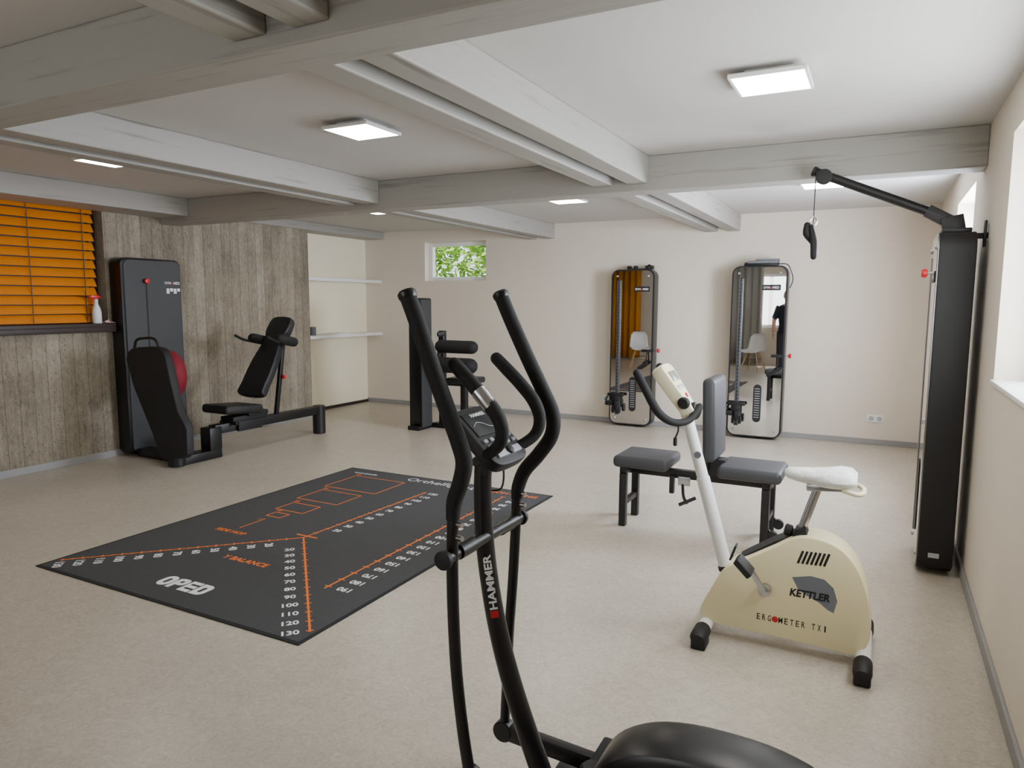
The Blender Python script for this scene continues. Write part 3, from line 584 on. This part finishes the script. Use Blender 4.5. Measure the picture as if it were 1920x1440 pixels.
# ================================================================== EXERCISE BIKE
yc = 3.2
t = thing('exercise_bike', 'ivory exercise bike with white saddle standing before the pulley column', 'exercise bike', (-.3, yc, 0))
ol = [(1312, 1148), (1332, 1104), (1360, 1066), (1410, 1044), (1450, 1027), (1492, 1009), (1536, 1012), (1578, 1032), (1608, 1068), (1624, 1110), (1631, 1150), (1632, 1196), (1616, 1226), (1604, 1230), (1575, 1224), (1500, 1205), (1420, 1187), (1340, 1168)]
q = [PY(u, v, 3.12) for u, v in ol]
obj('housing', prism(nb(), smooth2([(w.x, w.z) for w in q], 5), (0, 3.28, 0), X, Z, -Y, .16, .009), 'cream', t)
yf_ = 3.12
b = nb(); q = [PY(u, v, 3.16) for u, v in ((1356, 1064), (1400, 1041), (1450, 1018), (1500, 1000), (1508, 1010), (1452, 1032), (1404, 1053), (1362, 1075))]; prism(b, [(w.x, w.z) for w in q], (0, 3.285, 0), X, Z, -Y, .11); obj('top_cover', b, 'matt', t)
for i in range(7):
    a = PY(1496+8.2*i, 1056+1.0*i, yf_); c = PY(1506+8.2*i, 1033+1.0*i, yf_); obj('vent_slot', bar(nb(), a, c, .0095, .004, up=Y, bev=.001), 'ink_black', t)
b = nb(); q = [PY(u, v, yf_) for u, v in ((1485, 1082), (1520, 1080), (1546, 1087), (1563, 1103), (1570, 1128), (1563, 1150), (1552, 1144), (1536, 1130), (1513, 1117), (1496, 1104))]; b.faces.new([b.verts.new(w+V((0, -.0006, 0))) for w in q]); obj('emblem', b, 'emblem', t, flat=True)
p = PY(1519, 1116, yf_); obj('lettering', text(nb(), 'KETTLER', p, X, V((.12, 0, 1)), width=.158, height=.034, bold=.04, lift=.0012), 'ink_black', t, flat=True)
b = nb(); p0 = PY(1422, 1155, yf_); p1 = PY(1547, 1180, yf_)
for i, c in enumerate('ERG.METER TX1'):
    k = p0.lerp(p1, (i if i < 9 else i-.25)/11.75)
    if c == '.':
        e_ = nb(); e_.faces.new([e_.verts.new(k+V((.0135*cos(a*PI/8), -.001, .0135*sin(a*PI/8)))) for a in range(16)]); obj('emblem', e_, 'ink_red', t, flat=True)
    elif c != ' ': text(b, c, k, X, Z, height=.027, width=.006 if c == '1' else .0165 if c == 'M' else .0135, bold=.01)
obj('lettering', b, 'ink_black', t, flat=True)
for nm, x in (('front_stabiliser', -.625), ('rear_stabiliser', .015)):
    s = obj(nm, cyl(nb(), (x, 3.0, .055), (x, 3.42, .055), .03, 20), 'white', t)
    for y0, y1 in ((2.955, 3.055), (3.365, 3.465)):
        b = nb(); tube(b, [(x, y0, .05), (x, y0+.01, .055), (x, y1, .055)], [.03, .036, .036], 16, 0); box(b, x-.032, x+.032, y0+.005, y1-.01, 0, .05, .008); obj('end_cap', b, 'matt', s)
b = nb(); m0 = PY(1362, 1068, yc); m1 = PY(1318, 895, yc); m2 = PY(1284, 765, yc)
tube(b, [m0-(m1-m0)*.05, m1], .030, 18, 0); tube(b, [m1, m2], .026, 18, 0); obj('mast', b, 'white', t)
b = nb(); lathe(b, [(.030, -.01), (.034, -.008), (.034, .012), (.03, .014)], m0.lerp(m1, .02), (m1-m0), 18); obj('mast_collar', b, 'matt', t)
pl = PY(1308, 853, 3.17); b = nb(); lathe(b, [(.016, 0), (.016, .002)], pl, (V((0, -1, 0))), 16); obj('round_sticker', b, 'emblem', t)
ct = PY(1240, 684, yc); cb_ = PY(1298, 772, yc); cd = (cb_-ct).normalized(); cn = V((-cd.z, 0, cd.x)); cm = (ct+cb_)/2
b = nb(); prism(b, smooth2([(-.07, .12), (.07, .12), (.078, .06), (.05, -.08), (.03, -.14), (-.03, -.14), (-.05, -.08), (-.078, .06)], 4), cm-cn*.04, Y, -cd, cn, .06, .012); cs = obj('console', b, 'cream2', t)
b = nb(); obox(b, cm+cn*.022-cd*.055, Y, cd, cn, .10, .05, .005, .002); obj('screen', b, 'lcd', cs)
b = nb(); obox(b, cm+cn*.0215+cd*.005, Y, cd, cn, .09, .025, .004, .002); obj('button_strip', b, 'button', cs)
b = nb(); lathe(b, [(.012, 0), (.012, .006), (.008, .008)], cm+cn*.019+cd*.05, cn, 14); obj('start_button', b, 'red', cs)
for s, nm in ((-1, 'near'), (1, 'far')):
    b = nb(); L = [(1302, 768, .0), (1288, 790, .06), (1266, 790, .13), (1243, 770, .17), (1222, 730, .18), (1205, 697, .18)]
    tube(b, [V((PY(u, v, yc-.10).x, yc+s*w, PY(u, v, yc-.10).z)) for u, v, w in L], [.016, .016, .017, .019, .019, .019], 14, 6, True); obj('handlebar', b, 'foam', t)
b = nb(); lathe(b, [(.012, 0), (.026, .004), (.028, .022), (.02, .03)], PY(1284, 755, 3.165), -Y, 16); obj('clamp_knob', b, 'matt', t)
b = nb(); lathe(b, [(.012, 0), (.026, .004), (.028, .03), (.02, .036)], m2+V((.02, 0, 0)), V((.8, 0, .1)), 16); obj('clamp_knob', b, 'matt', t)
obj('cable', tube(nb(), [PY(1268, 790, 3.12), PY(1272, 805, 3.10), PY(1266, 822, 3.10)], .004, 8), 'cable', t)
b = nb(); lathe(b, [(.004, -.02), (.009, -.016), (.009, .016), (.004, .02)], PY(1266, 828, 3.10), Z, 10); obj('plug', b, 'matt', t)
sp0 = PY(1532, 918, yc); sp1 = PY(1500, 1000, yc)
obj('seat_post', cyl(nb(), sp1, sp0, .018, 18), 'silver', t)
b = nb(); q = [PY(u, v, yc) for u, v in ((1478, 1028), (1492, 988), (1512, 986), (1520, 1016))]; prism(b, [(w.x, w.z) for w in q], (0, 3.245, 0), X, Z, -Y, .09, .008); obj('post_clamp', b, 'matt', t)
b = nb(); lathe(b, [(.01, 0), (.024, .006), (.026, .03), (.018, .036)], PY(1487, 996, 3.2), V((-1, 0, .2)), 14); obj('clamp_knob', b, 'matt', t)
rings = []
for x, w, zc, hh in ((-.330, .018, .786, .014), (-.318, .032, .784, .026), (-.28, .040, .780, .034), (-.22, .056, .778, .040), (-.16, .092, .778, .046), (-.11, .112, .784, .050), (-.07, .106, .786, .044), (-.048, .078, .782, .028)):
    rings.append([V((x, yc+w*cos(2*PI*i/20), zc-.012+hh*(sin(2*PI*i/20)*(1 if sin(2*PI*i/20) > 0 else .8)))) for i in range(20)])
obj('saddle', loft(nb(), rings), 'saddle', t)
b = nb(); tube(b, [(-.10, yc-.08, .742), (-.05, yc-.085, .732), (-.025, yc-.05, .728), (-.02, yc, .728), (-.025, yc+.05, .728), (-.05, yc+.085, .732), (-.10, yc+.08, .742)], .010, 10); obj('saddle_loop', b, 'cream2', t)
b = nb(); bar(b, (-.24, yc, .722), (-.10, yc, .735), .05, .03); obj('saddle_clamp', b, 'silver', t)
ax = PY(1434, 1106, 3.095); pe = PY(1400, 1052, 3.06)
b = nb(); lathe(b, [(.022, -.02), (.027, -.012), (.027, .016), (.016, .024)], ax, -Y, 18); bar(b, V((ax.x, 3.070, ax.z)), V((pe.x, 3.05, pe.z)), .024, .014, up=Y); bar(b, V((ax.x, 3.325, ax.z)), V((2*ax.x-pe.x, 3.34, 2*ax.z-pe.z)), .024, .014, up=Y); cyl(b, (ax.x, 3.06, ax.z), (ax.x, 3.33, ax.z), .01, 12); obj('crank', b, 'silver', t)
for px, py, pz in ((pe.x, 2.995, pe.z), (2*ax.x-pe.x, 3.40, 2*ax.z-pe.z)):
    b = nb(); obox(b, (px, py, pz), V((.7, 0, -.7)), Y, V((.7, 0, .7)), .085, .095, .028, .006); obox(b, (px-.045, py, pz+.055), V((.3, 0, .9)), Y, V((.9, 0, -.3)), .07, .05, .008, .003); obj('pedal', b, 'matt', t)
# ================================================================== CROSS TRAINER
yn, yf, ym = 1.46, 1.86, 1.66
t = thing('cross_trainer', 'black cross trainer with curved handlebars close to the viewpoint', 'cross trainer', (-.6, ym, 0))
def arm(top, low, y, rg):
    a = obj('moving_arm', tube(nb(), pathY(low, y), .0155, 16), 'satin', t)
    g = pathY(top, y); obj('foam_grip', tube(nb(), g, [rg]*(len(g)-2)+[rg*.95, rg*.8], 18, 6), 'foam', a)
    d = (g[0]-g[1]).normalized(); obj('grip_cap', lathe(nb(), [(rg*1.02, -.006), (rg*1.14, 0), (rg*1.14, .010), (rg*.9, .016), (rg*.3, .018)], g[0], d, 20), 'satin', a)
    return a
an = arm([(765, 556), (783, 606), (810, 688), (838, 766), (862, 834), (870, 868), (864, 904), (852, 940), (849, 974)], [(849, 970), (848, 1040), (848, 1055), (850, 1150), (856, 1260), (868, 1370), (882, 1460)], yn, .0215)
af = arm([(940, 556), (958, 600), (988, 668), (1016, 728), (1036, 776), (1034, 816), (1010, 852), (984, 882), (972, 912), (969, 934)], [(969, 930), (967, 985), (962, 1080), (955, 1180), (950, 1280), (946, 1366)], yf, .0215)
p0 = PY(847, 1042, yn); p1 = PY(967, 974, yf)
b = nb(); cyl(b, p0-Y*.035, p1+Y*.03, .018, 20); obj('axle', b, 'satin', t)
obj('axle_sleeve', cyl(nb(), p0+Y*.03, p0+Y*.10, .0205, 20), 'black', t); obj('axle_sleeve', cyl(nb(), p1-Y*.10, p1-Y*.03, .0205, 20), 'black', t)
for p in (p0-Y*.036, p1+Y*.031): obj('pivot_cap', lathe(nb(), [(.024, -.006), (.026, 0), (.024, .008), (.01, .012)], p, -Y if p.y < ym else Y, 18), 'matt', t)
for p in (p0, p1):
    for k in (.05, .085): obj('clamp_bolt', cyl(nb(), p+V((.012, 0, k)), p+V((.034, -.004, k)), .007, 10), 'silver', t)
ml = pathY([(906, 868), (905, 920), (908, 1000), (918, 1090), (934, 1180), (958, 1275), (988, 1370), (1014, 1445), (1032, 1500)], ym)
ml.append(V((ml[-1].x+.03, ym, .05)))
b = nb(); tube(b, ml, [.024, .025, .026, .026, .027, .028, .029, .030, .031, .031], 20); obj('mast', b, 'satin', t)
i0 = PY(925, 1136, ym); i1 = PY(911, 1035, ym); axv = (i1-i0).normalized(); mid = (i0+i1)/2; nv = (EYE-mid); nv = (nv-axv*nv.dot(axv)).normalized(); ey = nv.cross(axv)
obj('lettering', text(nb(), 'HAMMER', mid+nv*.0285, axv, ey, width=.155, height=.022, bold=.03), 'ink_white', t, flat=True)
b = nb(); quad(b, mid+nv*.0292-axv*.091, axv, ey, .02, .022); obj('emblem', b, 'ink_red', t, flat=True)
T = V((-.99, ym, 1.205)); Bm = V((-.858, ym, 1.085)); cd = (Bm-T).normalized(); cn = V((-cd.z, 0, cd.x)); cm = (T+Bm)/2
b = nb(); prism(b, smooth2([(-.078, .095), (.078, .095), (.088, .06), (.096, -.05), (.086, -.088), (.05, -.102), (-.05, -.102), (-.086, -.088), (-.096, -.05), (-.088, .06)], 3), cm-cn*.035, Y, -cd, cn, .035, .008); cs = obj('console', b, 'matt', t)
obj('screen', obox(nb(), cm+cn*.001-cd*.038, Y, cd, cn, .145, .08, .005, .002), 'lcd_dark', cs)
b = nb(); text(b, 'HAMMER', cm+cn*.0037-cd*.066, Y, -cd, width=.075, height=.012, bold=.03)
tube(b, [cm+cn*.004-cd*.03+Y*(-.06+.011*i)-cd*.012*sin(i*.6) for i in range(12)], .0007, 4, 2); obj('lettering', b, 'ink_white', cs)
for i in range(5):
    for j in range(2): obj('button', obox(nb(), cm+cn*.002+cd*(.020+.020*j)+Y*(-.064+.032*i), Y, cd, cn, .021, .012, .009, .003), 'button_dim', cs)
obj('cover_strip', obox(nb(), cm+cn*.002+cd*.068, Y, cd, cn, .13, .022, .010, .004), 'button', cs)
b = nb(); lathe(b, [(.013, 0), (.013, .005), (.009, .008)], cm+cn*.007+cd*.068, cn, 18); obj('dial', b, 'matt', cs)
obj('console_neck', bar(nb(), ml[0]-V((.0, 0, .03)), cm-cn*.03, .045, .035), 'matt', t)
def pth(l): return [PY(u, v, y) for u, v, y in l]
hn = [(893, 866, 1.65), (912, 854, 1.58), (936, 834, 1.54), (941, 806, 1.53), (930, 776, 1.525), (906, 745, 1.52), (878, 712, 1.52), (852, 683, 1.52)]
hf = [(918, 862, 1.67), (962, 842, 1.73), (1000, 818, 1.78), (1012, 788, 1.795), (1002, 754, 1.80), (978, 722, 1.80), (952, 694, 1.80), (931, 672, 1.80)]
for L in (hn, hf):
    h = obj('fixed_handlebar', tube(nb(), pth(L), [.014, .015, .016, .0175, .019, .019, .019, .018], 16, 6, True), 'foam', t)
    p_, q_ = (pth(L)[4], pth(L)[6]); c = pth(L)[5]
    if L is hn:
        obj('pulse_sensor', tube(nb(), [c+(p_-c)*.55, c, c+(q_-c)*.35], [.0200, .0205, .0200], 16, 4), 'silver', h, label='silver pulse sensor')
obj('sensor_cable', tube(nb(), [cm-cn*.04+cd*.06, PY(944, 880, 1.7), PY(940, 915, 1.7), PY(915, 920, 1.69)], .003, 6), 'cable', t)
# drive housing and base
hc = V((-.28, ym, .215)); b = nb()
def se(a, r, e): c = cos(a); s = sin(a); return (math.copysign(abs(c)**(2/e), c)*r[0], math.copysign(abs(s)**(2/e), s)*r[1])
prism(b, [(hc.x+se(2*PI*i/56, (.33, .21), 2.4)[0], hc.z+se(2*PI*i/56, (.33, .21), 2.4)[1]) for i in range(56)], (0, 1.75, 0), X, Z, -Y, .18, .025); obj('drive_housing', b, 'satin', t)
for y0, d in ((1.57, -1), (1.75, 1)):
    obj('crank_disc', lathe(nb(), [(.15, 0), (.155, .006), (.14, .014), (.06, .018), (.03, .02)], (hc.x, y0, hc.z), Y*d, 36), 'matt', t)
b = nb(); bar(b, (-.98, ym, .07), (.26, ym, .07), .08, .05); obj('base_beam', b, 'satin', t)
jc = PY(1122, 1420, 1.70); obj('pivot_boss', cyl(nb(), (jc.x, 1.66, jc.z-.08), (jc.x, 1.66, jc.z), .035, 22, .008), 'matt', t)
for x in (-.78, .24):
    s = obj('stabiliser', cyl(nb(), (x, 1.42, .04), (x, 1.90, .04), .03, 18), 'satin', t)
    for y in (1.40, 1.86): b = nb(); box(b, x-.036, x+.036, y, y+.06, 0, .075, .01); obj('end_cap', b, 'matt', s)
ne = pathY([(882, 1460)], yn)[0]; fe = PY(946, 1368, yf)
for e, y, s in ((ne, yn, -1), (fe, yf, 1)):
    b = nb(); e2 = V((hc.x-.12, y, .12 if s > 0 else .28)); bar(b, e, e2, .035, .05); lathe(b, [(.03, -.02), (.034, -.016), (.034, .016), (.03, .02)], e, Y, 18); bar(b, e2, V((e2.x, ym+s*.11, e2.z)), .03, .03); pb_ = obj('pedal_beam', b, 'satin', t)
    b = nb(); c = e.lerp(e2, .80)+Z*.04; obox(b, c, (e2-e).normalized(), Y, Z, .32, .13, .03, .01); obj('foot_pedal', b, 'foam', pb_)
# ================================================================== BEHIND THE VIEWPOINT (seen in the mirrors)
def chair(label):
    t = thing('shell_chair', label, 'chair', (0, 0, 0), 'white shell chairs'); b = nb(); G = []; n = 12
    prof = [(.22, .43), (.20, .455), (.10, .44), (-.05, .43), (-.16, .45), (-.215, .52), (-.24, .64), (-.255, .76), (-.265, .83)]
    for k, (yy, zz) in enumerate(prof):
        w = [.17, .20, .22, .225, .22, .21, .20, .18, .12][k]; row = []
        for i in range(n+1):
            s = -1+2*i/n; lift = .05*s**4*(1 if 1 < k < 8 else .3); row.append(b.verts.new((w*s, yy+(lift*.8 if k > 4 else 0), zz+(lift if k <= 4 else 0))))
        G.append(row)
    for r0, r1 in zip(G, G[1:]):
        for i in range(n): b.faces.new((r0[i], r0[i+1], r1[i+1], r1[i]))
    o = obj('shell', b, 'white', t); m = o.modifiers.new('s', 'SOLIDIFY'); m.thickness = .008
    for sx in (-1, 1):
        for sy in (-1, 1): obj('leg', tube(nb(), [(sx*.10, sy*.09-.01, .43), (sx*.21, sy*.20-.01, 0)], [.016, .011], 12, 0), 'wood', t)
    obj('leg_brace', bar(bar(nb(), (-.13, -.13, .28), (.13, .11, .28), .008, .008), (.13, -.13, .28), (-.13, .11, .28), .008, .008), 'black', t); return t
c0 = chair('white shell chair on wooden legs, reflected in the right mirror'); c0.location = (-2.42, .15, 0); c0.rotation_euler = (0, 0, .3)
dup(c0, (-4.85, .7, 0), -.4, 'white shell chair on wooden legs, reflected in the left mirror')
def curtain(x0, x1, z0, z1, y, mat, label):
    b = nb(); n = int((x1-x0)*60); a = []
    for i in range(n+1):
        x = x0+(x1-x0)*i/n; w = .045*sin(x*38)+.015*sin(x*17+1); a.append((b.verts.new((x, y+w, z0)), b.verts.new((x, y+w*.8, (z0+z1)/2)), b.verts.new((x, y+w*.7, z1))))
    for p, q in zip(a, a[1:]):
        for j in (0, 1): b.faces.new((p[j], q[j], q[j+1], p[j+1]))
    o = obj('curtain', b, mat); m = o.modifiers.new('s', 'SOLIDIFY'); m.thickness = .004; tag(o, label, 'curtain'); return o
curtain(-6.40, -5.65, .04, 2.46, -1.86, 'curtain_orange', 'orange hanging curtain reflected in the left mirror')
curtain(-3.6, -2.55, .04, 2.46, -1.86, 'curtain_grey', 'pale grey hanging curtain reflected in the right mirror')
# person
PXp = V((-1.75, .30, 0)); b = nb()
def q3(x, y, z): return PXp+V((x, y, z))
for s in (-1, 1):
    tube(b, [q3(s*.10, 0, .92), q3(s*.105, .01, .5), q3(s*.11, -.01, .08)], [.085, .058, .042], 14, 5); tube(b, [q3(s*.11, -.05, .045), q3(s*.115, .03, .04), q3(s*.12, .15, .03)], [.04, .042, .03], 12, 4, True)
    tube(b, [q3(s*.18, 0, 1.42), q3(s*.25, -.01, 1.14), q3(s*.24, .10, .90)], [.055, .043, .030], 12, 5)
    hc_ = q3(s*.24, .12, .86); ell(b, hc_+V((0, .01, -.02)), .022, .035, .05)
    for i in range(4): fx_ = -.024+.017*i; tube(b, [hc_+V((0, fx_+.01, -.05)), hc_+V((-s*.004, fx_+.015, -.09)), hc_+V((-s*.012, fx_+.015, -.115-.01*(i in (1, 2)))) ], [.0095, .009, .0075], 8, 3, True)
    tube(b, [hc_+V((0, .04, -.01)), hc_+V((-s*.01, .06, -.04)), hc_+V((-s*.015, .062, -.065))], [.011, .010, .008], 8, 3, True)
tube(b, [q3(0, 0, .86), q3(0, .005, 1.05), q3(0, .0, 1.25), q3(0, -.005, 1.42), q3(0, 0, 1.48)], [.15, .135, .165, .15, .07], 18, 5, flat=1)
tube(b, [q3(0, -.005, 1.44), q3(0, .01, 1.58)], [.06, .055], 14, 0); ell(b, q3(0, .02, 1.65), .075, .095, .115); ell(b, q3(0, .115, 1.635), .014, .018, .02)
for s in (-1, 1): ell(b, q3(s*.077, .01, 1.64), .012, .022, .03)
o = obj('person', b, 'skin'); rm = o.modifiers.new('r', 'REMESH'); rm.mode = 'VOXEL'; rm.voxel_size = .009; rm.use_smooth_shade = True
tag(o, 'person in a dark navy shirt and dark trousers reflected in the right mirror', 'person'); base = o
def wear(nm, b, mat, rz=.01):
    w = obj(nm, b, mat, base); r = w.modifiers.new('r', 'REMESH'); r.mode = 'VOXEL'; r.voxel_size = rz; r.use_smooth_shade = True; return w
b = nb(); tube(b, [q3(0, 0, .88), q3(0, .005, 1.05), q3(0, 0, 1.25), q3(0, -.005, 1.43), q3(0, 0, 1.475)], [.172, .155, .18, .165, .078], 18, 5)
for s in (-1, 1): tube(b, [q3(s*.15, 0, 1.43), q3(s*.25, -.008, 1.17)], [.07, .058], 12, 0)
wear('shirt', b, 'navy')
b = nb(); tube(b, [q3(0, 0, .97), q3(0, 0, .86)], [.16, .165], 16, 0)
for s in (-1, 1): tube(b, [q3(s*.09, 0, .9), q3(s*.105, .01, .5), q3(s*.11, -.01, .07)], [.10, .075, .06], 14, 5)
wear('trousers', b, 'trouser')
b = nb(); ell(b, q3(0, .0, 1.675), .082, .098, .108); wear('hair', b, 'hair')
for s in (-1, 1): obj('eye', ell(nb(), q3(s*.03, .105, 1.655), .011, .008, .008), 'ink_black', base)
b = nb(); ell(b, q3(0, .108, 1.595), .022, .008, .006); obj('mouth', b, 'crimson', base)
for s in (-1, 1): wear('shoe', tube(nb(), [q3(s*.11, -.06, .045), q3(s*.115, .03, .045), q3(s*.12, .17, .035)], [.045, .048, .034], 12, 4, True), 'matt')
# ================================================================== OUTSIDE
struct('ground', box(nb(), -12, 4, 8.62, 16, -.12, -.02), 'ground', 'grass outside the far wall', 'ground')
t = thing('shrub', 'sunlit leafy green shrub outside the small window', 'shrub', (-6.5, 10.6, -.02)); b = nb()
for i in range(6500):
    a = V((random.gauss(0, 1), random.gauss(0, .7), random.gauss(0, .8))); a = a.normalized()*random.uniform(.15, 1)**.5
    c = V((-6.5+1.7*a.x, 10.6+.9*a.y, 1.95+1.35*a.z)); e = V((random.uniform(-1, 1), random.uniform(-1, 1), random.uniform(-.6, .6))).normalized(); f = e.cross(V((random.uniform(-1, 1), random.uniform(-1, 1), 1))).normalized()
    s = random.uniform(.05, .10); b.faces.new([b.verts.new(c+e*x*s+f*y*s*.55) for x, y in ((-1, 0), (-.3, -.6), (.5, -.5), (1, 0), (.5, .5), (-.3, .6))])
obj('foliage', b, 'leafs', t, flat=True, keep=True)
obj('trunk', tube(nb(), [(-6.5, 10.6, -.02), (-6.45, 10.6, .7), (-6.55, 10.65, 1.6)], [.07, .055, .03], 10), 'bark', t)
# ================================================================== LIGHT
wd = D.worlds.new('sky'); SC.world = wd; wd.use_nodes = True; bg = wd.node_tree.nodes['Background']; bg.inputs[0].default_value = (.80, .90, 1, 1); bg.inputs[1].default_value = 2.8
def area(loc, rot, sx, sy, p, col):
    l = D.lights.new('daylight_fill', 'AREA'); l.shape = 'RECTANGLE'; l.size = sx; l.size_y = sy; l.energy = p; l.color = col
    o = D.objects.new('daylight_fill', l); COL.objects.link(o); o.location = loc; o.rotation_euler = rot
area((.625, 3.06, 1.70), (0, PI/2, 0), 1.0, 1.55, 66, (.90, .95, 1))
area((.62, 5.95, 1.70), (0, PI/2, 0), 1.0, 1.05, 180, (.78, .84, 1))
area((-2.9, -2.05, 1.55), (PI/2, 0, 0), 3.2, 1.15, 40, (1, .97, .93))  # fill lamp added behind the viewpoint to brighten the room
su = D.lights.new('sun', 'SUN'); su.energy = 5; su.angle = .02; so = D.objects.new('sun', su); COL.objects.link(so)
so.rotation_euler = (math.radians(28), 0, 0)
